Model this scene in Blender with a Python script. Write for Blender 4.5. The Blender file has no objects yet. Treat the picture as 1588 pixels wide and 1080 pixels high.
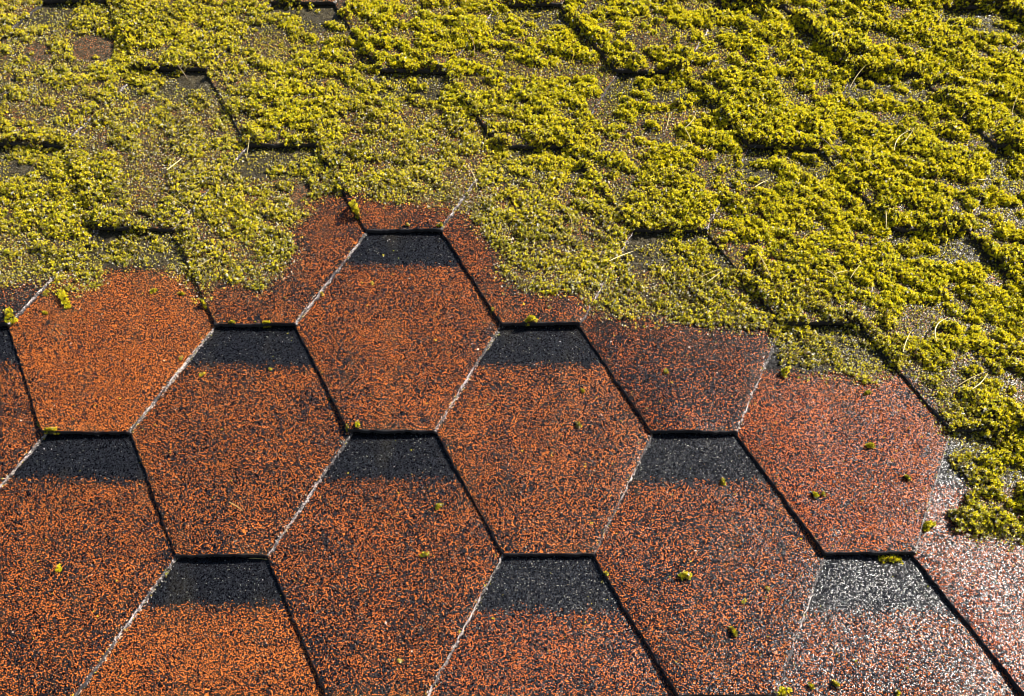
import bpy, math
import numpy as np
from mathutils import Matrix, Vector

# ---------------------------------------------------------------- camera, sky, sun, exposure
PITCH = math.radians(25)                       # pitch of the roof
ROOF = Matrix.Rotation(PITCH, 4, 'X') @ Matrix.Identity(4)
ROOF.translation = Vector((0, 0, 3.0))         # roof frame: x along the eaves, y up the slope, z off the roof
F_PX, CAM_R, CAM_T = 1675.95, (0.5941, -0.0168, -0.0123), (0.1542, -0.8806, 1.0362)
SUN_AZ, SUN_EL = math.radians(31), math.radians(37)      # in the roof frame

sc = bpy.context.scene
cam = bpy.data.cameras.new('camera')
cam.sensor_width, cam.lens = 36.0, F_PX / 1588 * 36
cam.clip_start, cam.clip_end = 0.02, 2000
co = bpy.data.objects.new('camera', cam)
sc.collection.objects.link(co)
from mathutils import Euler
CAM_M = Matrix.Translation(CAM_T) @ Euler(CAM_R, 'XYZ').to_matrix().to_4x4()
co.matrix_world = ROOF @ CAM_M
sc.camera = co

sd = Vector((math.cos(SUN_EL) * math.cos(SUN_AZ), math.cos(SUN_EL) * math.sin(SUN_AZ), math.sin(SUN_EL)))
sw = ROOF.to_3x3() @ sd
sun = bpy.data.lights.new('sun', 'SUN')
sun.energy, sun.angle, sun.color = 5.0, math.radians(0.5), (1.0, 0.95, 0.87)
so = bpy.data.objects.new('sun', sun)
sc.collection.objects.link(so)
so.rotation_euler = sw.to_track_quat('Z', 'Y').to_euler()
so.location = (0, 0, 8)

world = bpy.data.worlds.new("World")
sc.world = world
world.use_nodes = True
wn = world.node_tree.nodes
sky = wn.new('ShaderNodeTexSky')
sky.sky_type = 'NISHITA'
sky.sun_disc = False
sky.sun_elevation = math.asin(sw.z)
sky.sun_rotation = math.atan2(sw.x, sw.y)
world.node_tree.links.new(sky.outputs[0], wn['Background'].inputs[0])
wn['Background'].inputs[1].default_value = 0.05

sc.view_settings.view_transform = 'Standard'
sc.view_settings.look = 'None'
sc.view_settings.exposure = 1.55
sc.view_settings.gamma = 1
sc.view_settings.use_curve_mapping = False
sc.render.engine = 'CYCLES'
sc.cycles.max_bounces = 5
sc.cycles.filter_width = 0.9

# ---------------------------------------------------------------- helpers
RNG = np.random.default_rng(7)
_C = np.array(CAM_M.to_3x3())
_T = np.array(CAM_T)


def plane(px, py, z=0.0):
    """photograph pixel -> point of the roof (roof frame)"""
    px, py = np.asarray(px, float), np.asarray(py, float)
    d = np.stack([(px - 794) / F_PX, -(py - 540) / F_PX, -np.ones_like(px)], -1) @ _C.T
    t = (z - _T[2]) / d[..., 2]
    return (_T + d * t[..., None])[..., :2]


def pixel(x, y, z=0.0):
    p = np.stack(np.broadcast_arrays(np.asarray(x, float), y, z), -1) - _T
    c = p @ _C
    return 794 - F_PX * c[..., 0] / c[..., 2], 540 + F_PX * c[..., 1] / c[..., 2]


def noise2(x, y, scale, seed):
    """smooth value noise, about -1..1"""
    r = np.random.default_rng(seed)
    g = r.uniform(-1, 1, (257, 257))
    u, v = np.asarray(x) / scale + 91.37, np.asarray(y) / scale + 57.11
    i, j = np.floor(u).astype(int), np.floor(v).astype(int)
    a, b = u - i, v - j
    a, b = a * a * a * (a * (a * 6 - 15) + 10), b * b * b * (b * (b * 6 - 15) + 10)
    i, j = i % 256, j % 256
    return ((g[i, j] * (1 - a) + g[i + 1, j] * a) * (1 - b) + (g[i, j + 1] * (1 - a) + g[i + 1, j + 1] * a) * b)


def fbm(x, y, scale, seed, n=3, gain=0.5):
    s, a, t = 0, 1.0, 0
    for k in range(n):
        s = s + a * noise2(x, y, scale / 2 ** k, seed + 17 * k)
        t += a
        a *= gain
    return s / t


def sstep(a, b, x):
    t = np.clip((x - a) / (b - a), 0, 1)
    return t * t * (3 - 2 * t)


def mesh_np(name, verts, faces, mat=None, colors=None, smooth=False):
    """verts (n,3), faces (m,k) all of the same size"""
    me = bpy.data.meshes.new(name)
    v = np.ascontiguousarray(verts, np.float32)
    f = np.ascontiguousarray(faces, np.int32)
    m, k = f.shape
    me.vertices.add(len(v))
    me.vertices.foreach_set('co', v.ravel())
    me.loops.add(m * k)
    me.loops.foreach_set('vertex_index', f.ravel())
    me.polygons.add(m)
    me.polygons.foreach_set('loop_start', np.arange(0, m * k, k, dtype=np.int32))
    me.update(calc_edges=True)
    if smooth:
        me.polygons.foreach_set('use_smooth', np.ones(m, bool))
    if colors is not None:
        at = me.attributes.new('tint', 'FLOAT_COLOR', 'POINT')
        c = np.ones((len(v), 4), np.float32)
        c[:, :3] = colors
        at.data.foreach_set('color', c.ravel())
    if mat:
        me.materials.append(mat)
    return me


def link(name, me, parent=None, loc=None):
    o = bpy.data.objects.new(name, me)
    sc.collection.objects.link(o)
    if parent is not None:
        o.parent = parent
    else:
        o.matrix_world = ROOF @ Matrix.Translation(loc if loc is not None else (0, 0, 0))
    return o


def tag(o, label=None, cat=None, group=None, kind=None):
    for k, v in (('label', label), ('category', cat), ('group', group), ('kind', kind)):
        if v:
            o[k] = v
    return o


# ---------------------------------------------------------------- materials
class NT:
    def __init__(self, name):
        self.m = bpy.data.materials.new(name)
        self.m.use_nodes = True
        self.t = self.m.node_tree
        self.b = self.t.nodes['Principled BSDF']
        self.out = self.t.nodes['Material Output']

    def n(self, typ, **kw):
        nd = self.t.nodes.new('ShaderNode' + typ)
        for k, v in kw.items():
            if isinstance(k, str) and hasattr(nd, k):
                setattr(nd, k, v)
        return nd

    def set(self, sock, v):
        if isinstance(v, bpy.types.NodeSocket):
            self.t.links.new(v, sock)
        else:
            sock.default_value = v

    def math(self, op, a, b=0.0, c=0.0, clamp=False):
        nd = self.n('Math', operation=op, use_clamp=clamp)
        for s, v in zip(nd.inputs, (a, b, c)):
            self.set(s, v)
        return nd.outputs[0]

    def vmath(self, op, a, b=(0, 0, 0)):
        nd = self.n('VectorMath', operation=op)
        self.set(nd.inputs[0], a)
        if op == 'SCALE':
            self.set(nd.inputs['Scale'], b)
        else:
            self.set(nd.inputs[1], b)
        return nd.outputs['Value' if op in ('DOT_PRODUCT', 'LENGTH') else 'Vector']

    def rng(self, v, a, b, c=0.0, d=1.0, smooth=False):
        nd = self.n('MapRange', interpolation_type='SMOOTHSTEP' if smooth else 'LINEAR')
        for i, x in enumerate((v, a, b, c, d)):
            self.set(nd.inputs[i], x)
        return nd.outputs[0]

    def mix(self, f, a, b):
        nd = self.n('Mix', data_type='RGBA')
        self.set(nd.inputs[0], f)
        self.set(nd.inputs[6], a if isinstance(a, bpy.types.NodeSocket) else (*a, 1))
        self.set(nd.inputs[7], b if isinstance(b, bpy.types.NodeSocket) else (*b, 1))
        return nd.outputs[2]

    def noise(self, vec, scale, detail=2.0, rough=0.5):
        nd = self.n('TexNoise')
        self.t.links.new(vec, nd.inputs['Vector'])
        nd.inputs['Scale'].default_value = scale
        nd.inputs['Detail'].default_value = detail
        nd.inputs['Roughness'].default_value = rough
        return nd.outputs['Fac']

    def attr(self, name, kind='OBJECT'):
        return self.n('Attribute', attribute_type=kind, attribute_name=name)


PP, RR, WW = 1 / 3, 0.145, 0.28        # tab pitch, course exposure, width of a tab's lower edge (in pitches)
TH = 0.0042                            # thickness of the felt
BAND = 1.63 * RR                       # the printed dark band starts this far above the tab's lower edge


def granule_material():
    N = NT('mineral_granules')
    tc = N.n('TexCoord').outputs['Object']
    rnd = N.attr('seed').outputs['Fac']
    off = N.n('CombineXYZ')
    for i in range(2):
        N.set(off.inputs[i], N.math('MULTIPLY', rnd, 7.13 + 3.7 * i))
    flat = N.vmath('MULTIPLY', tc, (1, 1, 0))
    p = N.vmath('ADD', flat, off.outputs[0])
    # crooked granule outlines
    wob = N.n('TexNoise')
    N.t.links.new(p, wob.inputs['Vector'])
    wob.inputs['Scale'].default_value = 900
    wob.inputs['Detail'].default_value = 1
    pw = N.vmath('ADD', p, N.vmath('SCALE', N.vmath('SUBTRACT', wob.outputs['Color'], (.5, .5, .5)), 0.0007))
    vor = N.n('TexVoronoi', feature='F1', voronoi_dimensions='2D')
    N.t.links.new(pw, vor.inputs['Vector'])
    vor.inputs['Scale'].default_value = 840
    d = vor.outputs['Distance']
    sep = N.n('SeparateColor')
    N.t.links.new(vor.outputs['Color'], sep.inputs[0])
    r, g, b = sep.outputs
    # how many of the granules are orange here
    n1 = N.noise(p, 22, 3, 0.6)
    n2 = N.noise(p, 130, 2, 0.5)
    frac = N.math('ADD', N.math('SUBTRACT', N.attr('orange').outputs['Fac'], 0.07), N.math('MULTIPLY', N.math('SUBTRACT', n1, 0.5), 0.72))
    n3 = N.noise(p, 330, 1, 0.5)
    frac = N.math('ADD', frac, N.math('MULTIPLY', N.math('SUBTRACT', n2, 0.5), 0.35))
    frac = N.math('ADD', frac, N.math('MULTIPLY', N.math('SUBTRACT', n3, 0.5), 0.7))
    y = N.n('SeparateXYZ')
    N.t.links.new(tc, y.inputs[0])
    ye = N.math('ADD', N.math('ADD', y.outputs['Y'], N.attr('band_shift').outputs['Fac']), N.math('ADD', N.math('MULTIPLY', N.math('SUBTRACT', n2, 0.5), 0.018), N.math('MULTIPLY', N.math('SUBTRACT', n1, 0.5), 0.020)))
    frac = N.math('MULTIPLY', frac, N.rng(ye, BAND - 0.017, BAND + 0.001, 1.0, 0.0, True))
    orange = N.math('LESS_THAN', r, frac)
    oc = N.mix(g, (0.075, 0.013, 0.004), (0.64, 0.190, 0.034))
    oc = N.mix(N.attr('red').outputs['Fac'], oc, N.mix(g, (0.075, 0.010, 0.004), (0.54, 0.115, 0.027)))
    dc = N.mix(N.math('POWER', g, 3.0), (0.0024, 0.0027, 0.0040), (0.032, 0.035, 0.042))
    dc = N.mix(N.math('GREATER_THAN', b, N.attr('pale').outputs['Fac']), dc, (0.20, 0.19, 0.16))
    col = N.mix(orange, dc, oc)
    gap = N.rng(d, 0.36, 0.52, 0.0, 1.0, True)
    col = N.mix(gap, col, (0.0022, 0.0020, 0.0026))
    gr = N.math('MULTIPLY', N.attr('grime', 'GEOMETRY').outputs['Fac'], N.math('MULTIPLY', N.rng(n2, .30, .62, .3, 1.0), N.rng(g, .2, .9, 1.0, .45)))
    col = N.mix(gr, col, N.mix(g, (0.008, 0.007, 0.004), (0.15, 0.12, 0.06)))
    N.set(N.b.inputs['Base Color'], col)
    # each granule a tilted, slightly rounded chip
    loc = N.vmath('MULTIPLY', N.vmath('SUBTRACT', pw, vor.outputs['Position']), (170, 170, 0))
    wn = N.n('TexWhiteNoise', noise_dimensions='3D')
    N.t.links.new(vor.outputs['Color'], wn.inputs['Vector'])
    tilt = N.vmath('MULTIPLY', N.vmath('SUBTRACT', wn.outputs['Color'], (.5, .5, .5)), (0.47, 0.47, 0))
    vt = N.n('VectorTransform', vector_type='VECTOR', convert_from='OBJECT', convert_to='WORLD')
    N.t.links.new(N.vmath('ADD', loc, tilt), vt.inputs[0])
    geo = N.n('NewGeometry')
    nrm = N.vmath('NORMALIZE', N.vmath('ADD', geo.outputs['Normal'], vt.outputs[0]))
    N.t.links.new(nrm, N.b.inputs['Normal'])
    N.set(N.b.inputs['Roughness'], N.rng(b, 0, 1, 0.22, 0.36))
    N.set(N.b.inputs['Specular IOR Level'], N.attr('gloss').outputs['Fac'])
    return N.m


def edge_material():
    """torn felt edge: black bitumen with some pale fibres, and sun glare painted in pale colour"""
    N = NT('cut_felt_edge')
    tc = N.n('TexCoord').outputs['Object']
    n = N.noise(tc, 330, 3, 0.8)
    n2 = N.noise(tc, 38, 2, 0.5)
    n3 = N.noise(tc, 1500, 1, 0.5)
    edge_glare = N.attr('edge_glare', 'GEOMETRY').outputs['Fac']  # sun glare on the edge, put into the colour as a paler tone
    lvl = N.math('ADD', N.math('ADD', N.math('MULTIPLY', n, 1.5), N.math('MULTIPLY', n2, 0.5)), N.math('MULTIPLY', edge_glare, 0.42))
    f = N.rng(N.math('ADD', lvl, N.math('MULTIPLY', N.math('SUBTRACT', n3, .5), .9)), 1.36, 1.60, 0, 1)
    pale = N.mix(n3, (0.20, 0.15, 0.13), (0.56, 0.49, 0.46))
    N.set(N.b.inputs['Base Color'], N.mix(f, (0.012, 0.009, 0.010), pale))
    N.set(N.b.inputs['Roughness'], 0.75)
    bump = N.n('Bump')
    bump.inputs['Distance'].default_value = 0.0012
    N.t.links.new(N.math('ADD', n, N.math('MULTIPLY', n3, 0.5)), bump.inputs['Height'])
    N.t.links.new(bump.outputs[0], N.b.inputs['Normal'])
    return N.m


def leaf_material(name, gloss=0.45, trans=0.42):
    N = NT(name)
    a = N.attr('tint', 'GEOMETRY').outputs['Color']
    N.set(N.b.inputs['Base Color'], a)
    N.b.inputs['Roughness'].default_value = gloss
    N.b.inputs['Specular IOR Level'].default_value = 0.45
    tr = N.n('BsdfTranslucent')
    N.t.links.new(a, tr.inputs['Color'])
    mx = N.n('MixShader')
    mx.inputs[0].default_value = trans
    N.t.links.new(N.b.outputs[0], mx.inputs[1])
    N.t.links.new(tr.outputs[0], mx.inputs[2])
    N.t.links.new(mx.outputs[0], N.out.inputs[0])
    return N.m


def plain_material(name, c1, c2, scale, rough=0.8):
    N = NT(name)
    tc = N.n('TexCoord').outputs['Object']
    n = N.noise(tc, scale, 4, 0.6)
    N.set(N.b.inputs['Base Color'], N.mix(n, c1, c2))
    N.b.inputs['Roughness'].default_value = rough
    bump = N.n('Bump')
    bump.inputs['Distance'].default_value = 0.002
    N.t.links.new(n, bump.inputs['Height'])
    N.t.links.new(bump.outputs[0], N.b.inputs['Normal'])
    return N.m


M_GRAN = granule_material()
M_EDGE = edge_material()
M_MOSS = leaf_material('moss_leaf')
M_STRAW = leaf_material('dry_straw', 0.4, 0.15)
M_DECK = plain_material('black_underlay', (0.012, 0.012, 0.013), (0.04, 0.038, 0.036), 60)
M_HUMUS = plain_material('moss_humus', (0.030, 0.026, 0.010), (0.075, 0.062, 0.018), 300)

# ---------------------------------------------------------------- roof and its surface height
deck_v = np.array([[-3, -3, 0], [3, -3, 0], [3, 3, 0], [-3, 3, 0]], float)
deck = link('roof', mesh_np('roof', deck_v, [[0, 1, 2, 3]], M_DECK), loc=(0, 0, -0.0165))
tag(deck, kind='structure')


def half_width(s):
    """half the width of a tab at height s above its lower edge"""
    a = (WW / 2 + (0.5 - WW) * np.clip(s, 0, RR + 0.003) / RR) * PP
    return np.where(s > RR + 0.005, PP / 2 - 0.0012, a)


def tab_centre(r, k):
    return (k + 0.5 * (r % 2) + WW / 2) * PP, -r * RR


def tab_z(s, lx, seed):
    """top surface of a tab: lies on the course below, warped, its lower and side edges slightly turned down"""
    z = -(TH / RR) * s
    z = z + 0.0011 * fbm(lx + seed * 3.1, s + seed * 1.7, 0.11, 31, 2) * sstep(0, 0.02, 1.95 * RR - s)
    hw = half_width(np.minimum(s, RR))
    de = np.where(s < RR, (hw - np.abs(lx)) * 0.9, 0.1)
    de = np.minimum(np.clip(de, 0, 1), np.clip(s, 0, 1))
    z = z - 0.0010 * np.exp(-de / 0.009)
    z = z + (0.0010 + 0.0018 * noise2(lx + seed, s * 0, 0.05, 77)) * np.exp(-s / 0.03) * (s < RR)
    return z


ROWS = range(-5, 8)
seed_of = lambda r, k: ((r * 37 + k * 101) % 97) / 9.7


def locate(x, y):
    """which tab is on top at (x, y): row, index, s, lx"""
    x, y = np.asarray(x, float), np.asarray(y, float)
    row = np.full(x.shape, 99)
    kk = np.zeros(x.shape, int)
    S = np.full(x.shape, 0.1)
    LX = np.zeros(x.shape)
    for r in range(-6, 9):
        s = y + r * RR
        q = x / PP - 0.5 * (r % 2) - WW / 2
        k = np.round(q).astype(int)
        lx = (q - k) * PP
        ok = (row == 99) & (s >= 0) & (s < 2 * RR + 0.02) & (np.abs(lx) <= half_width(s))
        row[ok], kk[ok], S[ok], LX[ok] = r, k[ok], s[ok], lx[ok]
    return row, kk, S, LX


def surface(x, y):
    row, kk, S, LX = locate(x, y)
    sd_ = ((row * 37 + kk * 101) % 97) / 9.7
    return tab_z(S, LX, sd_), row, kk, S, LX


# lower outline of the moss in the photograph, brought onto the roof
OUT = [(-420, 445), (0, 442), (30, 440), (70, 430), (110, 443), (150, 438), (165, 412), (235, 408), (262, 425), (300, 438), (318, 452), (345, 438),
       (400, 443), (432, 428), (450, 385), (446, 355), (478, 312), (515, 292), (560, 298), (600, 310), (680, 318), (722, 325), (745, 358),
       (768, 388), (775, 428), (800, 446), (830, 456), (880, 450), (905, 470), (940, 485), (1000, 490), (1060, 500), (1130, 503),
       (1200, 510), (1215, 560), (1240, 572), (1290, 570), (1350, 584), (1400, 575), (1430, 598), (1450, 625), (1468, 660), (1488, 692),
       (1482, 715), (1508, 735), (1512, 775), (1482, 800), (1490, 822), (1530, 835), (1588, 838), (1700, 850), (2000, 860),
       (2000, -420), (-420, -420)]
POLY = plane([p[0] for p in OUT], [p[1] for p in OUT])


def poly_sdf(x, y, P):
    """signed distance, positive inside"""
    d = np.full(x.shape, 9.0)
    ins = np.zeros(x.shape, bool)
    for i in range(len(P)):
        a, b = P[i], P[(i + 1) % len(P)]
        e = b - a
        t = np.clip(((x - a[0]) * e[0] + (y - a[1]) * e[1]) / (e @ e), 0, 1)
        d = np.minimum(d, np.hypot(x - a[0] - t * e[0], y - a[1] - t * e[1]))
        c = ((a[1] > y) != (b[1] > y)) & (x < (b[0] - a[0]) * (y - a[1]) / (b[1] - a[1] + 1e-12) + a[0])
        ins ^= c
    return np.where(ins, d, -d)



# ---------------------------------------------------------------- shingles
def grid_faces(nr, nc, flip=False):
    i = np.arange(nr - 1)[:, None] * nc + np.arange(nc - 1)[None, :]
    f = np.stack([i, i + 1, i + nc + 1, i + nc], -1).reshape(-1, 4)
    return f[:, ::-1] if flip else f


def tab_sheet(s_vals, seed):
    nc = 49
    t = np.linspace(-1, 1, nc)
    S = np.repeat(s_vals[:, None], nc, 1)
    hw = half_width(s_vals)[:, None]
    LX = t[None] * hw
    # ragged cut edge
    jag = 0.0008 * noise2(s_vals + seed, s_vals * 0 + seed, 0.007, 5) + 0.0006 * noise2(s_vals - seed, s_vals * 0, 0.0024, 6)
    LX = LX + (np.abs(t) ** 8 * np.sign(t))[None] * jag[:, None]
    Z = tab_z(S, np.clip(LX, -hw, hw), seed)
    return np.stack([LX, S, Z], -1).reshape(-1, 3), grid_faces(len(s_vals), nc)


def edge_strip(seed):
    """chamfer and cut face round the two sides and the lower edge of a tab"""
    sv = np.linspace(0, RR + 0.004, 150)
    jag = 0.0008 * noise2(sv + seed, sv * 0 + seed, 0.007, 5) + 0.0006 * noise2(sv - seed, sv * 0, 0.0024, 6)
    hw = half_width(sv)
    left = np.stack([-(hw + jag), sv], -1)[::-1]
    bx = np.linspace(-1, 1, 40)[1:-1] * (hw[0])
    bot = np.stack([bx, np.zeros_like(bx)], -1)
    right = np.stack([hw + jag, sv], -1)
    p = np.concatenate([left, bot, right])
    n = len(p)
    ln = np.array([0.5 - WW, 0]) * PP
    dv = np.array([ln[0], RR]) / np.hypot(ln[0], RR)
    nrm = np.zeros_like(p)
    nrm[:len(left)] = (-dv[1], -dv[0])
    nrm[len(left):len(left) + len(bot)] = (0, -1)
    nrm[-len(right):] = (dv[1], -dv[0])
    for c in (len(left) - 1, n - len(right)):
        nrm[c] = nrm[c - 1] + nrm[c + 1 if c + 1 < n else c]
        nrm[c] /= np.linalg.norm(nrm[c])
    arc = np.cumsum(np.r_[0, np.hypot(*np.diff(p, axis=0).T)])
    q = np.clip(p[:, 0], -half_width(p[:, 1]), half_width(p[:, 1]))
    z0 = tab_z(p[:, 1], q, seed)
    w1 = 0.0011 + 0.0010 * noise2(arc + seed, arc * 0, 0.0023, 8) + 0.0007 * noise2(arc - seed, arc * 0, 0.009, 9)
    w1[-len(right):] = w1[-len(right):] * 1.15 + .0002  # wider chamfer on the right, to carry the painted glare
    w1 = np.clip(w1, 0.0002, 0.004)
    rows = [np.c_[p, z0], np.c_[p + nrm * w1[:, None] * 0.55, z0 - 0.0004], np.c_[p + nrm * w1[:, None], z0 - 0.0019],
            np.c_[p + nrm * w1[:, None] * 1.05, z0 - TH - 0.0012]]
    v = np.concatenate(rows)
    edge_glare = np.zeros(n)
    edge_glare[-len(right):] = 1.0  # painted glare: only the right-hand, sun-facing edge is coloured pale
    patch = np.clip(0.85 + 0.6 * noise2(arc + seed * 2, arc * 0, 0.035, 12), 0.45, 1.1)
    edge_glare = np.where(edge_glare > 0.5, patch, -0.35)
    return v, grid_faces(4, n, True), np.concatenate([edge_glare, edge_glare, edge_glare * 0.8, edge_glare * 0 - 0.6])


ORD = ['first', 'second', 'third', 'fourth', 'fifth', 'sixth', 'seventh']
SHINGLES = {   # (row, index): (share of orange granules, redness, pale from, label)
    (2, -1): (.66, 0, .992, 'bright orange hexagonal shingle at left, moss creeping over its top edge'),
    (2, -2): (.60, 0, .992, 'orange shingle cut by the left photo edge, beside the bright orange one'),
    (2, 0): (.47, .1, .985, 'bare brown-orange hexagonal shingle in the centre, clear of moss with full dark band'),
    (2, 1): (.33, .5, .99, 'darkest brown shingle right of centre, its top under the moss edge'),
    (3, -1): (.44, 0, .985, 'bare dark orange shingle right below the bright orange one'),
    (3, 0): (.47, .1, .985, 'bare brown shingle at the middle of the photo below the moss-fringed lip'),
    (3, 1): (.56, .7, .985, 'reddish shingle at right with a moss-filled dark band along its top'),
    (3, -2): (.45, 0, .985, 'thin sliver of shingle at the lower left photo edge'),
    (4, -1): (.48, 0, .99, 'large dark orange shingle in the lower left corner with navy band on top'),
    (4, 0): (.43, .15, .98, 'brown shingle at lower centre left, its lower edge just inside the photo'),
    (4, 1): (.42, .35, .98, 'brown shingle at lower right carrying a tiny moss clump in its middle'),
    (4, 2): (.52, .9, .96, 'pinkish glaring shingle at the right edge with a moss cushion on it'),
    (5, -1): (.64, 0, .99, 'bright orange shingle at the bottom left, cut off by the photo edge'),
    (5, 0): (.46, .4, .965, 'speckled pinkish-brown shingle at the bottom middle, cut off by the photo edge'),
    (5, 1): (.42, .6, .95, 'grey-pink glittering shingle at the bottom right with sparkling dark band'),
    (1, -1): (.44, .1, .985, 'brown shingle half bare under the moss, upper left of the centre shingle'),
    (1, 0): (.45, .3, .985, 'shingle with only its lower lip and left side bare of moss, upper right of centre'),
    (1, 1): (.4, .6, .97, 'shingle fully under thick moss above the reddish shingle'),
    (0, 0): (.45, .3, .985, 'shingle with narrow bare lip above the topmost fully bare dark band'),
}


GLOSS = {(3, 1): .075, (4, 2): .21, (5, 1): .20, (5, 0): .19, (2, 1): .09, (4, 1): .11}   # more or less weathered mineral


def build_shingle(r, k, label, orange, red, pale, group=None):
    cx, cy = tab_centre(r, k)
    seed = seed_of(r, k)
    root = bpy.data.objects.new('hexagonal_shingle', None)
    sc.collection.objects.link(root)
    root.empty_display_size = 0.03
    jr = np.random.default_rng(1000 + r * 50 + k)
    root.matrix_world = ROOF @ Matrix.Translation((cx + jr.normal(0, .0006), cy + jr.normal(0, .0005), jr.uniform(0, .0003))) @ Matrix.Rotation(jr.normal(0, .0028), 4, 'Z')
    tag(root, label, 'roof shingle', group)
    shift = jr.uniform(-.009, .006)
    s1 = np.linspace(0, BAND - shift, 70)
    s2 = np.r_[np.linspace(BAND - shift, 2 * RR, 18), 2 * RR + 0.02]
    parts = []
    v, f = tab_sheet(s1, seed)
    parts.append(link('granule_face', mesh_np('granule_face', v, f, M_GRAN, smooth=True), root))
    v, f = tab_sheet(s2, seed)
    parts.append(link('dark_band', mesh_np('dark_band', v, f, M_GRAN, smooth=True), root))
    for p in parts:
        pv = np.empty(len(p.data.vertices) * 3, np.float32)
        p.data.vertices.foreach_get('co', pv)
        px_, py_ = pv[0::3] + cx, pv[1::3] + cy
        sdv = poly_sdf(px_, py_, POLY)
        gm = .72 * sstep(-.004, .012, sdv) + .16 * sstep(-.060, 0, sdv + .03 * fbm(px_ * 3, py_, .05, 611, 2))
        gm += .16 * sstep(.15, .75, fbm(px_ * 2.2, py_ * .7, .05, 612, 3)) + .25 * np.exp(-np.abs(pv[1::3]) / .006) * sstep(-.2, .4, noise2(px_, py_, .03, 613))
        at = p.data.attributes.new('grime', 'FLOAT', 'POINT')
        at.data.foreach_set('value', np.clip(gm, 0, .85).astype(np.float32))
        p['seed'], p['orange'], p['red'], p['pale'] = float(seed), float(orange), float(red), float(pale)
        p['band_shift'], p['gloss'] = float(shift), GLOSS.get((r, k), .13)
    v, f, edge_glare = edge_strip(seed)
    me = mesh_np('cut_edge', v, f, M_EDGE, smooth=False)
    at = me.attributes.new('edge_glare', 'FLOAT', 'POINT')
    at.data.foreach_set('value', edge_glare.astype(np.float32))
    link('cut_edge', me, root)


COURSE_NAMES = {0: 'third', -1: 'second', -2: 'topmost'}
course_lists = {}
for r in ROWS:
    for k in range(-5, 7):
        cx, cy = tab_centre(r, k)
        if not (-1.0 < cx < 1.35):
            continue
        hx = np.array([cx - .12, cx - .05, cx, cx + .05, cx + .12, cx])
        hy = np.array([cy + RR, cy + .01, cy + .005, cy + .01, cy + RR, cy + 1.9 * RR])
        u, v = pixel(hx, hy)
        seen = ((u > 4) & (u < 1584) & (v > 4) & (v < 1076)).any()
        jr = np.random.default_rng(500 + r * 31 + k)
        if (r, k) in SHINGLES:
            o, rd, pl, lab = SHINGLES[(r, k)]
            build_shingle(r, k, lab, o, rd, pl)
        elif seen:
            course_lists.setdefault(r, []).append(k)
        elif -.75 < cx < 1.1 and -5 <= r <= 7:
            build_shingle(r, k, 'hexagonal shingle just outside the view, of the same roof', jr.uniform(.42, .58), .3, .98,
                          'shingles just outside the view')
for n, r in enumerate(sorted(course_lists)):
    for i, k in enumerate(course_lists[r]):
        jr = np.random.default_rng(900 + r * 31 + k)
        build_shingle(r, k, 'moss-covered hexagonal shingle, %s from the left in the %s mossy course from the top' % (ORD[i], ORD[n]),
                      jr.uniform(.24, .36), .3 + .1 * i, .93)

# ---------------------------------------------------------------- moss
LEAF_EL = np.array([70, 62, 74, 40, 34, 44, 30, 38, 12, 5]) * math.pi / 180


def shoots(pos, axis, size, col, rng, nleaf=9, tip=None):
    """little star-shaped moss shoots: verts, quad faces, vertex colours"""
    n = len(pos)
    axis = axis / np.linalg.norm(axis, axis=1, keepdims=True)
    h = np.where(np.abs(axis[:, :1]) < 0.8, np.array([[1., 0, 0]]), np.array([[0, 1., 0]]))
    e1 = np.cross(axis, h)
    e1 /= np.linalg.norm(e1, axis=1, keepdims=True)
    e2 = np.cross(axis, e1)
    V = np.empty((n, nleaf, 4, 3), np.float32)
    Cc = np.empty((n, nleaf, 4, 3), np.float32)
    ph0 = rng.uniform(0, 6.28, n)
    for j in range(nleaf):
        el = LEAF_EL[j % 10] + rng.normal(0, .18, n)
        ph = ph0 + j * 2.4 + rng.normal(0, .25, n)
        rad = e1 * np.cos(ph)[:, None] + e2 * np.sin(ph)[:, None]
        d = rad * np.cos(el)[:, None] + axis * np.sin(el)[:, None]
        up = axis * np.cos(el)[:, None] - rad * np.sin(el)[:, None]
        side = np.cross(d, up)
        L = (size * rng.uniform(.75, 1.15, n))[:, None]
        w = L * rng.uniform(.24, .36, n)[:, None]
        base = pos - axis * (size * (0.10 * j))[:, None]
        mid = base + d * L * .5 + up * L * .06
        V[:, j, 0] = base
        V[:, j, 1] = mid + side * w
        V[:, j, 2] = base + d * L - up * L * .12
        V[:, j, 3] = mid - side * w
        c = col * rng.uniform(.75, 1.25, (n, 1))
        Cc[:, j] = c[:, None, :]
        if tip is not None:            # bleached hair points of dry shoots
            q = (rng.uniform(0, 1, n) < tip)[:, None]
            Cc[:, j, 2] = np.where(q, np.array(PAL['pale']) * rng.uniform(.7, 1.15, (n, 1)), Cc[:, j, 2])
            Cc[:, j, 1] = np.where(q, np.array(PAL['pale']) * .55 + c * .4, Cc[:, j, 1])
    F = np.arange(n * nleaf * 4, dtype=np.int32).reshape(-1, 4)
    return V.reshape(-1, 3), F, Cc.reshape(-1, 3)


PAL = {'yellow': (.72, .61, .010), 'lime': (.42, .43, .012), 'olive': (.19, .165, .016), 'brown': (.12, .068, .022),
       'pale': (.66, .62, .52)}
PALV = np.array([PAL[k] for k in ('yellow', 'lime', 'olive', 'brown', 'pale')])


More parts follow.
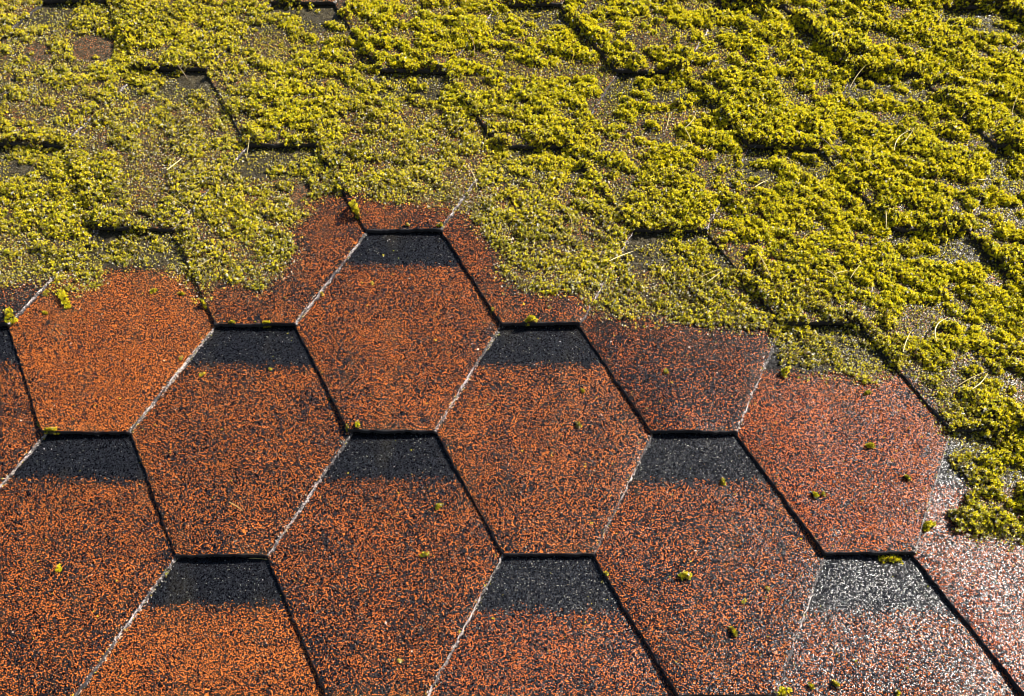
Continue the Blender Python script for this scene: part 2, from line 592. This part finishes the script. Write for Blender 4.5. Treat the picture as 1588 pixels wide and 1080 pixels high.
def moss_colors(x, y, thick, rng):
    """thick: 1 on lush cushions, 0 on thin old growth"""
    n = len(x)
    a = fbm(x, y, .05, 201, 3)
    b = fbm(x, y, .022, 202, 2)
    w = np.stack([0.62 + .5 * a + .35 * thick, np.clip(.04 + .18 * thick, .03, 1) + .22 * b, .22 - .25 * a + .38 * (1 - thick), .06 - .12 * b + .20 * (1 - thick),
                  .02 + .14 * (1 - thick) ** 2 + 0 * a], 1)
    w = np.clip(w, 0.015, None)
    w /= w.sum(1, keepdims=True)
    i = (rng.uniform(0, 1, (n, 1)) > np.cumsum(w, 1)).sum(1).clip(0, 4)
    c = PALV[i] * rng.uniform(.72, 1.2, (n, 1))
    j = PALV[np.minimum(i + rng.integers(0, 2, n), 3)]
    f = np.where(i == 4, 0, rng.uniform(0, .5, n))[:, None]
    return c * (1 - f) + j * f


CTRL = np.array([(60, 60, .62, 7), (250, 40, .72, 8), (150, 200, .62, 7), (60, 330, .72, 8), (330, 190, .45, 5.5), (280, 260, .56, 6), (390, 330, .66, 7),
                 (300, 400, .6, 6), (60, 420, .72, 7), (600, 60, .85, 10), (450, 180, .82, 9.5), (600, 200, .62, 7), (750, 100, .85, 10),
                 (700, 250, .55, 6), (560, 270, .6, 7), (850, 200, .8, 9), (850, 380, .6, 6), (950, 450, .55, 6), (1000, 100, .8, 11),
                 (1100, 60, .86, 11), (1300, 60, .93, 12), (1500, 60, .86, 11), (1200, 180, .86, 11), (1400, 180, .86, 11),
                 (1500, 250, .85, 10), (1150, 350, .8, 10), (1300, 400, .78, 9.5), (1450, 450, .86, 10), (1550, 550, .82, 9),
                 (1500, 620, .72, 8), (1545, 790, .95, 11), (1050, 470, .55, 6), (1180, 480, .62, 7), (1320, 545, .42, 5), (1440, 600, .95, 9)], float)
CXY = plane(CTRL[:, 0], CTRL[:, 1])
BARE = [(150, 72, 34, 22), (495, 8, 60, 22), (55, 75, 22, 16), (470, 300, 18, 22)]


LUSH = [(1570, 690, 60, 70), (1540, 775, 66, 60), (1440, 605, 22, 30)]


def moss_fields(x, y):
    """height of the moss above the shingles, and how lush it is"""
    w = 0
    num = np.zeros((2,) + x.shape)
    for (cx, cy), c in zip(CXY, CTRL):
        q = 1 / ((x - cx) ** 2 + (y - cy) ** 2 + .03 ** 2) ** 1.5
        w = w + q
        num += q * c[2:, None] if x.ndim == 1 else q * c[2:, None, None]
    Fr, hm = num / w
    Fr = np.where(Fr < .8, Fr + .30 * (.8 - Fr), Fr) - .15
    lush = np.clip((hm - 6.0) / 4.0, 0, 1)
    _, row, kk, S, LX = surface(x, y)
    # beside the tab edges: thick on the lip, thin in the lee below it
    hw = half_width(np.minimum(S, RR))
    dl = np.where(S < RR, (LX + hw) * .9, .1)
    lip = np.exp(-np.minimum(S, dl) / .022)
    r1 = fbm(x, y, .06, 305, 2)
    band = sstep(1.55 * RR, 1.66 * RR, S) * (1 - sstep(1.99 * RR, 2.0 * RR, S))
    # lee of the tab to the upper right
    lee = sstep(.028, .004, 2 * RR - S) * (S > 1.3 * RR)
    dr = np.where(S > RR, (PP / 2 - WW * PP / 2 - (0.5 - WW) * PP * (S - RR) / RR) - LX, .2)
    lee = np.maximum(lee, sstep(.020, .003, dr) * (S > RR))
    Fr = Fr + .20 * lip - band * np.clip(.16 + .5 * r1, 0, .5) - lee * .10
    hm = hm * (1 + .30 * lip)
    sdf = poly_sdf(x, y, POLY) + .013 * fbm(x, y, .022, 311, 3)
    Fr = Fr * sstep(-.005, .006, sdf)
    hm = 1.0 * hm * (.70 + .30 * sstep(0, .05, sdf))
    for bx, by, ra, rb in BARE:
        u, v = pixel(x, y)
        Fr = Fr - .9 * sstep(1.25, .6, np.hypot((u - bx) / ra, (v - by) / rb) + .35 * r1)
    for bx, by, ra, rb in LUSH:
        u, v = pixel(x, y)
        Fr = np.maximum(Fr, .8 * sstep(1.2, .8, np.hypot((u - bx) / ra, (v - by) / rb) + .3 * r1))
    # cushions: rounded, drawn out a little down the slope to the right
    ca, sa = math.cos(-.42), math.sin(-.42)
    u, v = (x * ca + y * sa) / 1.7, (-x * sa + y * ca)
    c = .62 * fbm(u, v, .0125, 321, 2, .5) + .34 * fbm(u, v, .024, 323, 2) + .26 * fbm(x, y, .07, 331, 2)
    rank = np.searchsorted(np.sort(c.ravel()[::3]), c) / (c.size / 3)
    return Fr, hm, sdf, lush * sstep(-.01, .05, sdf), rank


G0x, G1x, G0y, G1y, GS = -.62, .98, -.50, .66, .0014
gx = np.arange(G0x, G1x, GS)
gy = np.arange(G0y, G1y, GS)
GX, GY = np.meshgrid(gx, gy)
FF, HM, SD, LU, RK = moss_fields(GX, GY)
GZ = surface(GX, GY)[0]


def gsample(A, x, y):
    i = np.clip(((x - G0x) / GS).round().astype(int), 0, len(gx) - 1)
    j = np.clip(((y - G0y) / GS).round().astype(int), 0, len(gy) - 1)
    return A[j, i]


def clump_heights():
    """the moss as many small rounded clumps, each grown from the shingle under its middle and bulging over the steps"""
    rng = np.random.default_rng(5)
    sp = .0046
    ax = np.arange(G0x + .01, G1x - .01, sp)
    ay = np.arange(G0y + .01, G1y - .01, sp * .866)
    X, Y = np.meshgrid(ax, ay)
    X = X + (np.arange(len(ay)) % 2)[:, None] * sp / 2
    X, Y = (X + rng.normal(0, sp * .3, X.shape)).ravel(), (Y + rng.normal(0, sp * .3, Y.shape)).ravel()
    F, hm, sdf, lu, rk = (gsample(A, X, Y) for A in (FF, HM, SD, LU, RK))
    F = np.where(lu > .5, F * .84, np.minimum(F * 1.0 + .14, .78) * (1 - lu) + F * .84 * lu)
    e = rk + rng.uniform(-.10, .10, len(X)) - (1 - F)
    keep = (e > 0) & (sdf > -.003)
    X, Y, hm, lu, e = X[keep], Y[keep], hm[keep], lu[keep], e[keep]
    n = len(X)
    R = rng.uniform(.0023, .0044, n) * (.85 + .32 * lu) * np.where(rng.uniform(0, 1, n) < .12, 1.35, 1)
    H = .001 * hm * rng.uniform(.5, 1.2, n) * (.36 + 1.25 * np.clip(e, 0, .7) ** .8)
    z = surface(X, Y)[0]
    zn = np.max([surface(X + dx, Y + dy)[0] for dx, dy in ((.006, 0), (.004, .005), (0, .006))], 0)
    z = np.where(rng.uniform(0, 1, n) < .35 + .5 * lu, np.maximum(z, np.minimum(zn, z + .004)), z)
    T = GZ - 1.0
    T = T.copy()
    ci, cj = ((X - G0x) / GS).round().astype(int), ((Y - G0y) / GS).round().astype(int)
    m = 5
    for dj in range(-m, m + 1):
        for di in range(-m, m + 1):
            i, j = ci + di, cj + dj
            ok = (i >= 0) & (j >= 0) & (i < len(gx)) & (j < len(gy))
            i, j = i.clip(0, len(gx) - 1), j.clip(0, len(gy) - 1)
            q = ((gx[i] - X) ** 2 + (gy[j] - Y) ** 2) / R ** 2
            ok &= q < 1
            np.maximum.at(T, (j[ok], i[ok]), (z + H * (1 - q) ** .55)[ok])
    return np.clip(T - GZ, 0, None)


HH = clump_heights()
gyy, gxx = np.gradient(GZ + HH, GS)
gyy, gxx = np.clip(gyy, -1.6, 1.6), np.clip(gxx, -1.6, 1.6)


def grow_moss():
    rng = np.random.default_rng(11)
    n = 1200000
    x, y = rng.uniform(G0x, G1x, n), rng.uniform(G0y, G1y, n)
    u, v = pixel(x, y)
    vis = (u > -170) & (u < 1760) & (v > -120) & (v < 1100)
    x, y, u, v = x[vis], y[vis], u[vis], v[vis]
    h, Fr, sd_ = gsample(HH, x, y), gsample(FF, x, y), gsample(SD, x, y)
    out = (u < -20) | (u > 1608) | (v < -20)
    thick = np.clip(h / .005, 0, 1)
    lu = gsample(LU, x, y)
    # cushions
    keep = (h > .0012) & (rng.uniform(0, 1, len(x)) < np.where(out, .45, 1.0) * (.60 + .15 * thick))
    # thin old growth between them
    thin = (~keep) & (h <= .0012) & (sd_ > -.016) & (rng.uniform(-.016, .012, len(x)) < sd_) & ((Fr > .10) | (sd_ < .008)) & (rng.uniform(0, 1, len(x)) < (.16 + .20 * Fr + .16 * sstep(.07, .0, sd_)) * (1 + .8 * fbm(x, y, .02, 401, 2)))
    res = []
    for m, lo in ((keep, False), (thin, True)):
        X, Y, Hh, T, U = x[m], y[m], h[m], thick[m], lu[m]
        k = len(X)
        z = surface(X, Y)[0]
        if lo:
            z = z + rng.uniform(.0006, .0018, k)
            size = rng.uniform(.0010, .0019, k)
            ax = np.stack([rng.normal(0, .5, k), rng.normal(0, .5, k), np.ones(k)], 1)
        else:
            z = z + np.maximum(.001, Hh * (1 - .40 * rng.uniform(0, 1, k) ** 2))
            size = rng.uniform(.0014, .0026, k) * (.85 + .2 * T)
            s = .60
            ax = np.stack([.34 - gsample(gxx, X, Y) * s + rng.normal(0, .3, k), .26 - gsample(gyy, X, Y) * s + rng.normal(0, .3, k), np.ones(k)], 1)
        c = moss_colors(X, Y, .02 + .20 * T + 1.05 * U if not lo else -.10 + .20 * U, rng)
        res.append(shoots(np.stack([X, Y, z], 1), ax, size, c, rng, 9 if not lo else 7, .16 * (1 - U) + (.06 if lo else 0)))
    # humus core under the cushions keeps the light out
    core = HH - .0024
    ok = core > 0.0006
    idx = -np.ones(core.shape, int)
    cell = ok[:-1, :-1] & ok[1:, :-1] & ok[:-1, 1:] & ok[1:, 1:]
    idx = np.arange(core.size).reshape(core.shape)
    quad = np.stack([idx[:-1, :-1], idx[:-1, 1:], idx[1:, 1:], idx[1:, :-1]], -1)[cell]
    used, inv = np.unique(quad, return_inverse=True)
    cv = np.stack([GX, GY, GZ + np.maximum(core, 0)], -1).reshape(-1, 3)[used]
    res.append((cv, inv.reshape(-1, 4).astype(np.int32), None))
    V, F, Cc = [], [], []
    off = 0
    nl = 0
    for v_, f_, c_ in res:
        V.append(v_)
        F.append(f_ + off)
        if c_ is None:
            c_ = np.ones((len(v_), 3)) * np.array([.026, .021, .008])
            cn = len(f_)
        Cc.append(c_)
        off += len(v_)
    me = mesh_np('moss', np.concatenate(V), np.concatenate(F), M_MOSS, np.concatenate(Cc))
    print('moss verts', len(me.vertices))
    return tag(link('moss', me), 'carpet of yellow-green moss overgrowing the upper shingles', 'moss', kind='stuff')


grow_moss()


# ---------------------------------------------------------------- separate little moss tufts
def tuft(px, py, wid, hei, label, shape='mound', seed=0, hang=False):
    """wid, hei in millimetres"""
    rng = np.random.default_rng(seed + 3000)
    c = plane(px, py)
    q_ = 1.25 if wid > 10 else .92
    w, hh = wid * .001 * q_, hei * .00095 * q_
    n = int(max(7, 14 + wid * wid * .55))
    r = np.sqrt(rng.uniform(0, 1, n))
    ph = rng.uniform(0, 6.28, n)
    if shape == 'strip':
        dx, dy = rng.uniform(-.5, .5, n) * w, rng.normal(0, .12, n) * w * .6
        top = hh * (1 - (dx / (w * .52)) ** 2)
    elif shape == 'slant':
        t = rng.uniform(-.5, .5, n)
        dx, dy = t * w * .55 + rng.normal(0, .08, n) * w, -t * w + rng.normal(0, .05, n) * w
        top = hh * (1 - (t * 1.8) ** 2)
    else:
        lob = .65 + .38 * np.sin(ph * 2 + seed) + .25 * np.sin(ph * 3 + 2 * seed)
        dx, dy = r * np.cos(ph) * w * .5 * lob, r * np.sin(ph) * w * .5 * lob
        top = hh * (1 - .8 * r ** 2)
    x, y = c[0] + dx, c[1] + dy
    zs = surface(x, y)[0]
    z0 = float(surface(np.array([c[0]]), np.array([c[1]]))[0][0])
    if hang:
        zs = np.maximum(zs, z0 - .004)
    z = zs + np.maximum(.0008, top * rng.uniform(.35, 1, n))
    pos = np.stack([dx, dy, z - z0], 1)
    ax = np.stack([dx / w * 1.6 + rng.normal(0, .3, n), dy / w * 1.6 + rng.normal(0, .3, n), np.ones(n)], 1)
    col = moss_colors(x, y, np.full(n, .8 if wid > 9 else -.1 + .5 * ((seed * 7) % 5) / 4), rng)
    v, f, cc = shoots(pos, ax, rng.uniform(.0014, .0024, n) * (1 if wid > 6 else .8), col, rng)
    o = link('moss_tuft', mesh_np('moss_tuft', v, f, M_MOSS, cc), loc=(c[0], c[1], z0))
    tag(o, label, 'moss tuft', 'loose moss tufts on the shingles')


TUFTS = [
    (550, 326, 17, 15, 'tall bright yellow moss tuft at the left end of the topmost bare lip', 'slant'),
    (632, 349, 5, 5, 'tiny moss sprig at the middle of the topmost bare lip', 'mound'),
    (683, 350, 8, 5, 'small moss sprig at the right end of the topmost bare lip', 'mound'),
    (98, 460, 22, 5, 'loose flat moss patch lying just below the moss edge on the bright orange shingle', 'slant'),
    (16, 492, 16, 7, 'moss tuft at the left photo edge on a shingle corner', 'mound'),
    (68, 452, 9, 4, 'small moss tuft touching the moss edge at far left', 'mound'),
    (316, 470, 10, 9, 'upright spiky moss sprout at the corner right of the bright orange shingle', 'slant'),
    (236, 448, 9, 4, 'small olive tuft under the moss edge, on the bright orange shingle', 'mound'),
    (280, 452, 8, 3, 'flat olive tuft next to the upright spiky sprout', 'mound'),
    (68, 482, 7, 3, 'tiny tuft low on the bright orange shingle, left side', 'mound'),
    (360, 500, 7, 4, 'tiny sprig on the lip above the second dark band from left', 'strip'),
    (413, 501, 8, 3, 'flat sprig on the right half of that lip, left of centre', 'strip'),
    (280, 554, 6, 4, 'tiny tuft on the pale slanting edge right of the bright orange shingle', 'mound'),
    (311, 577, 7, 3, 'olive crumb of moss beside the pale slanting edge, left of centre', 'mound'),
    (417, 569, 5, 4, 'single moss crumb just under the second dark band from left', 'mound'),
    (497, 452, 7, 4, 'moss crumb high on the pale slanting edge of the centre shingle', 'mound'),
    (539, 664, 6, 5, 'moss tuft at the left corner of the centre shingle lower lip', 'mound'),
    (555, 661, 8, 7, 'yellow sprout on the centre shingle lower lip, right of its corner tuft', 'mound'),
    (576, 436, 5, 4, 'lone yellow crumb under the topmost dark band', 'mound'),
    (764, 480, 6, 5, 'tiny tuft in the slanting joint right of the centre shingle', 'mound'),
    (823, 498, 11, 8, 'yellow moss tuft spilling over the lip above the central dark band', 'mound'),
    (852, 478, 5, 3, 'moss crumb just above the lip of the central dark band', 'mound'),
    (904, 603, 6, 4, 'crumb near the right side below the central dark band', 'mound'),
    (897, 657, 9, 5, 'moss crumb in the middle of the shingle below the central dark band', 'mound'),
    (1033, 575, 7, 5, 'lone moss crumb on the darkest brown shingle', 'mound'),
    (1220, 573, 13, 8, 'bright moss tuft on the left shoulder of the reddish shingle', 'mound'),
    (1347, 606, 7, 6, 'small yellow tuft under the moss edge on the reddish shingle', 'mound'),
    (1351, 689, 9, 7, 'moss clump in the middle of the reddish shingle', 'mound'),
    (1408, 741, 8, 6, 'moss clump near the right side of the reddish shingle', 'mound'),
    (1265, 768, 8, 6, 'left of two touching moss clumps low on the reddish shingle', 'mound'),
    (1277, 766, 6, 5, 'right of two touching moss clumps low on the reddish shingle', 'mound'),
    (1384, 863, 18, 4, 'yellow moss strip on the lip under the reddish shingle', 'strip'),
    (1441, 813, 12, 7, 'moss tuft on the pale edge between the reddish and the pinkish shingle', 'mound'),
    (1063, 891, 11, 7, 'moss clump in the middle of the lower right brown shingle', 'mound'),
    (1138, 980, 9, 6, 'moss clump low on the lower right brown shingle', 'slant'),
    (1191, 912, 6, 4, 'small crumb at the right of the lower right brown shingle', 'mound'),
    (1123, 744, 8, 5, 'moss crumb under the right dark band', 'mound'),
    (1154, 932, 6, 3, 'olive crumb between the two clumps on the lower right brown shingle', 'mound'),
    (680, 782, 9, 5, 'moss crumb below the dark band of the lower centre left shingle', 'mound'),
    (659, 858, 9, 5, 'moss crumb in the middle of the lower centre left shingle', 'mound'),
    (620, 1025, 6, 4, 'crumb near the bottom of the lower centre left shingle', 'mound'),
    (941, 888, 5, 5, 'yellow crumb in the dark joint right of the lower middle band', 'mound'),
    (90, 881, 8, 3, 'faint olive crumb on the lower left corner shingle', 'mound'),
    (58, 655, 6, 4, 'yellow crumb in the dark joint at far left', 'slant'),
    (80, 669, 12, 3, 'thin moss strip on the lip above the leftmost dark band', 'strip'),
    (1214, 1072, 14, 7, 'moss tuft on the bottom photo edge, right of centre', 'mound'),
    (1298, 1060, 8, 6, 'pale moss tuft near the bottom edge on the grey-pink shingle', 'slant'),
    (1259, 1062, 7, 4, 'small crumb left of the pale tuft near the bottom edge', 'mound'),
    (1394, 1073, 7, 4, 'moss crumb at the bottom edge on the grey-pink shingle', 'mound'),
]
for i, t in enumerate(TUFTS):
    tuft(*t, seed=i, hang=True)


# ---------------------------------------------------------------- dry needles and straw
def needle(p0, p1, bend, wid, col, label, z_up=None, tip=0.25):
    a, b = plane(*p0), plane(*p1)
    n = 13
    t = np.linspace(0, 1, n)
    d = b - a
    L = np.hypot(*d)
    nr = np.array([-d[1], d[0]]) / L
    xy = a + t[:, None] * d + (bend * L * 4 * t * (1 - t))[:, None] * nr
    base = surface(xy[:, 0], xy[:, 1])[0]
    hm = gsample(HH, xy[:, 0], xy[:, 1])
    w = wid * .00078
    for dx, dy in ((3, 0), (-3, 0), (0, 3), (0, -3)):
        hm = np.maximum(hm, gsample(HH, xy[:, 0] + dx * .001, xy[:, 1] + dy * .001))
    z = base + hm
    lin = np.polyval(np.polyfit(t, z, 1), t)
    lin = lin + max(0.0, (np.maximum(z - lin, 0).max() - .0006)) + .0012 + .5 * w
    z = np.maximum(lin, base + w * .5)
    c = np.c_[xy, z]
    mid = c[n // 2]
    k = 6
    ang = np.arange(k) / k * 2 * math.pi
    rad = w * .5 * (1 - (1 - tip) * t ** 3) * (1 - .45 * (1 - t) ** 6)
    sd2 = np.c_[np.tile(nr, (n, 1)), np.zeros(n)]
    up = np.array([0, 0, 1.])
    V = c[:, None] + rad[:, None, None] * (sd2[:, None] * np.cos(ang)[None, :, None] + up * (.55 * np.sin(ang))[None, :, None]) - mid
    V = V.reshape(-1, 3)
    F = []
    for i in range(n - 1):
        for j in range(k):
            F.append((i * k + j, i * k + (j + 1) % k, (i + 1) * k + (j + 1) % k, (i + 1) * k + j))
    F += [(0, 1, 2, 3), (0, 3, 4, 5), tuple((n - 1) * k + q for q in (3, 2, 1, 0)), tuple((n - 1) * k + q for q in (5, 4, 3, 0))]
    rng = np.random.default_rng(int(p0[0] * 7 + p0[1]))
    cc = np.array(col) * rng.uniform(.85, 1.1, (len(V), 1))
    o = link('dry_needle', mesh_np('dry_needle', V, F, M_STRAW, cc, smooth=True), loc=tuple(mid))
    tag(o, label, 'dry needle', 'dry needles and straws on the roof')


ST, TAN, BRN, DRK = (.46, .37, .16), (.32, .24, .075), (.16, .095, .032), (.06, .035, .02)
NEEDLES = [
    ((260, 268), (284, 244), 0, 3.4, ST, 'broad pale straw blade lying on sparse moss at upper left'),
    ((228, 19), (244, 1), .02, 2.2, TAN, 'straw near the top edge, left of the bare dark patch'),
    ((110, 26), (121, 17), .05, 1.8, TAN, 'short straw left of the topmost straw in the upper left corner'),
    ((298, 61), (306, 50), 0, 1.8, TAN, 'short upright straw above the first mossy dark patch'),
    ((401, 89), (407, 74), 0, 1.7, TAN, 'short upright straw below the bare dark patch at the top'),
    ((110, 164), (146, 157), -.16, 1.6, TAN, 'arched straw on the left side, above the broad pale blade'),
    ((137, 136), (143, 154), .03, 1.4, BRN, 'thin brown needle meeting the arched straw'),
    ((428, 148), (430, 135), 0, 1.6, ST, 'short pale upright straw above the second mossy dark patch'),
    ((381, 242), (389, 221), 0, 2.0, ST, 'pale upright straw at the left end of the second mossy dark patch'),
    ((44, 260), (63, 245), .04, 1.3, BRN, 'thin dull needle near the left edge below a dark patch'),
    ((259, 307), (299, 332), .02, 1.5, TAN, 'upper arm of the V of needles at left, above the bare shingles'),
    ((299, 331), (274, 351), 0, 1.6, TAN, 'lower arm of the V of needles at left, above the bare shingles'),
    ((277, 108), (290, 119), .03, 1.6, BRN, 'brown twig bit lying on the first mossy dark patch'),
    ((308, 420), (335, 402), .02, 1.6, ST, 'straw lying on the moss fringe above the bright orange shingle'),
    ((32, 413), (33, 398), 0, 1.7, ST, 'short upright straw near the left edge above the moss border'),
    ((740, 23), (776, 16), .05, 1.6, BRN, 'brown needle beside the dark patch at the top centre'),
    ((721, 50), (736, 89), .08, 1.7, BRN, 'curved brown needle under the brown needle at the top centre'),
    ((536, 72), (546, 50), .03, 1.4, DRK, 'dark thin needle left of the upper centre dark patch'),
    ((728, 119), (766, 128), .03, 1.4, TAN, 'flatter of two crossing needles right of the upper centre dark patch'),
    ((729, 119), (755, 141), .02, 1.5, BRN, 'steeper of two crossing needles right of the upper centre dark patch'),
    ((620, 64), (658, 68), -.05, 1.3, TAN, 'thin straw in thick moss above the upper centre dark patch'),
    ((728, 262), (739, 287), .06, 1.9, ST, 'pale short blade left of the mossy dark patch at centre'),
    ((812, 228), (836, 225), .03, 1.8, BRN, 'brown needle on the lip of the mossy dark patch at centre'),
    ((1034, 196), (1040, 171), 0, 1.6, ST, 'pale upright straw in thick moss right of centre'),
    ((1022, 267), (1042, 266), .08, 1.5, TAN, 'flat little straw below the pale upright one right of centre'),
    ((812, 326), (831, 311), .03, 1.4, TAN, 'faint straw above the bare centre, right of the topmost lip'),
    ((879, 333), (886, 359), .10, 1.6, TAN, 'bent straw right of the faint one above the moss border'),
    ((904, 310), (915, 323), 0, 1.7, ST, 'tiny pale chip of straw above the long pale straw'),
    ((944, 412), (984, 387), .02, 2.1, ST, 'long pale straw lying slantwise on thin moss right of centre'),
    ((1025, 424), (1031, 412), .12, 1.9, ST, 'short curved pale chip right of the long slanting straw'),
    ((1158, 13), (1167, 1), .05, 1.9, ST, 'pale straw at the top edge, left of the thickest moss'),
    ((1300, 12), (1306, 0), 0, 1.9, ST, 'short pale straw at the top edge in the thickest moss'),
    ((1060, 206), (1079, 174), -.07, 1.6, ST, 'upper arm of a bent pair of straws right of centre'),
    ((1061, 205), (1072, 231), .05, 1.5, ST, 'lower arm of a bent pair of straws right of centre'),
    ((1170, 294), (1194, 275), .04, 2.3, ST, 'stout pale straw below the right mossy dark patch'),
    ((1384, 241), (1416, 209), .16, 1.9, ST, 'curved straw of a crossing pair at upper right'),
    ((1393, 234), (1414, 206), -.04, 1.6, TAN, 'straight straw of a crossing pair at upper right'),
    ((1268, 220), (1305, 250), .04, 2.2, DRK, 'dark twig at the right end of the right mossy dark patch'),
    ((1317, 247), (1327, 270), .03, 1.4, TAN, 'thin straw right of the dark twig'),
    ((1336, 257), (1362, 271), .02, 1.4, BRN, 'thin brown needle right of the dark twig'),
    ((1318, 137), (1339, 114), .05, 2.0, ST, 'pale straw on the uppermost right mossy dark patch'),
    ((1513, 281), (1533, 276), -.10, 1.7, ST, 'arched straw near the right edge'),
    ((1569, 177), (1574, 156), .05, 1.7, ST, 'upright straw nearest to the right edge, upper part'),
    ((1513, 45), (1520, 63), .02, 1.5, BRN, 'short brown needle in the upper right corner'),
    ((1548, 75), (1562, 92), .03, 1.4, BRN, 'faint brown needle right of the short brown one in the upper right corner'),
    ((1086, 433), (1120, 419), .02, 1.6, TAN, 'upper needle of the narrow V on thin moss, right of the long straw'),
    ((1095, 441), (1120, 420), -.02, 1.6, ST, 'lower needle of the narrow V on thin moss, right of the long straw'),
    ((1171, 398), (1195, 443), .03, 2.0, TAN, 'long steep needle right of the narrow V'),
    ((1278, 424), (1295, 445), .12, 1.8, ST, 'curved pale needle left of a small scatter in right-hand moss'),
    ((1293, 430), (1313, 424), .02, 1.6, ST, 'flat pale straw of the small scatter in right-hand moss'),
    ((1316, 438), (1330, 419), .02, 1.5, ST, 'steep pale straw of the small scatter in right-hand moss'),
    ((1449, 535), (1469, 496), .18, 2.4, ST, 'stout curved pale straw above the right moss border'),
    ((1396, 554), (1413, 514), .03, 2.0, ST, 'long steep straw left of the stout curved one'),
    ((1485, 600), (1532, 577), .03, 1.7, TAN, 'flatter needle of the wide V near the right edge'),
    ((1503, 610), (1532, 578), -.05, 1.8, ST, 'steeper needle of the wide V near the right edge'),
    ((1369, 336), (1372, 360), .02, 1.9, ST, 'upright pale straw left of the right-hand bare grey patch'),
    ((355, 779), (377, 793), .03, 1.5, TAN, 'single needle lying on a bare orange shingle, lower left'),
    ((384, 862), (413, 864), .02, 1.6, TAN, 'straw tucked along the lip above the lower left dark band'),
]
for q in NEEDLES:
    needle(*q)


# ---------------------------------------------------------------- fine crumbs of moss, grit and bark, and painted edge glare
def crumbs():
    rng = np.random.default_rng(99)
    n = 5200
    x, y = rng.uniform(-.5, .9, n), rng.uniform(-.56, .2, n)
    sdf = poly_sdf(x, y, POLY)
    keep = (sdf < .002) & (rng.uniform(0, 1, n) < .22 + .6 * np.exp(sdf / .03) + .25 * sstep(-.1, .5, x))
    x, y = x[keep], y[keep]
    n = len(x)
    z = surface(x, y)[0] + .0005
    # pale flecks that paint the sun's glare along the right-hand cut edges
    ex, ey = [], []
    for (r, k) in SHINGLES:
        cx, cy = tab_centre(r, k)
        m = 240
        sq = rng.uniform(0, RR, m)
        q = rng.uniform(0, 1, m) < .3 + .7 * (noise2(sq + r + k * 3, sq * 0, .03, 55) > -.1)
        ex.append((cx + half_width(sq) + rng.normal(.0012, .0012, m))[q])
        ey.append((cy + sq)[q])
    ex, ey = np.concatenate(ex), np.concatenate(ey)
    x, y = np.r_[x, ex], np.r_[y, ey]
    z = np.r_[z, surface(ex, ey)[0] + .001]
    ne, n = len(ex), len(x)
    kind = rng.uniform(0, 1, n)
    kind[-ne:] = kind[-ne:] * .7 + .4
    col = np.where(kind[:, None] < .55, PALV[rng.integers(0, 4, n)], np.array([.60, .54, .49]) * rng.uniform(.7, 1.2, (n, 1)))
    ax = np.stack([rng.normal(0, .8, n), rng.normal(0, .8, n), np.ones(n)], 1)
    size = rng.uniform(.0006, .0014, n) * np.where(rng.uniform(0, 1, n) < .06, 1.7, 1)
    v, f, c = shoots(np.stack([x, y, z], 1), ax, size, col, rng, 6)
    tag(link('moss_crumbs', mesh_np('moss_crumbs', v, f, M_MOSS, c)), 'fine pale grit and moss crumbs strewn over the bare shingles, with painted edge-glare flecks',
        'crumbs', kind='stuff')


crumbs()
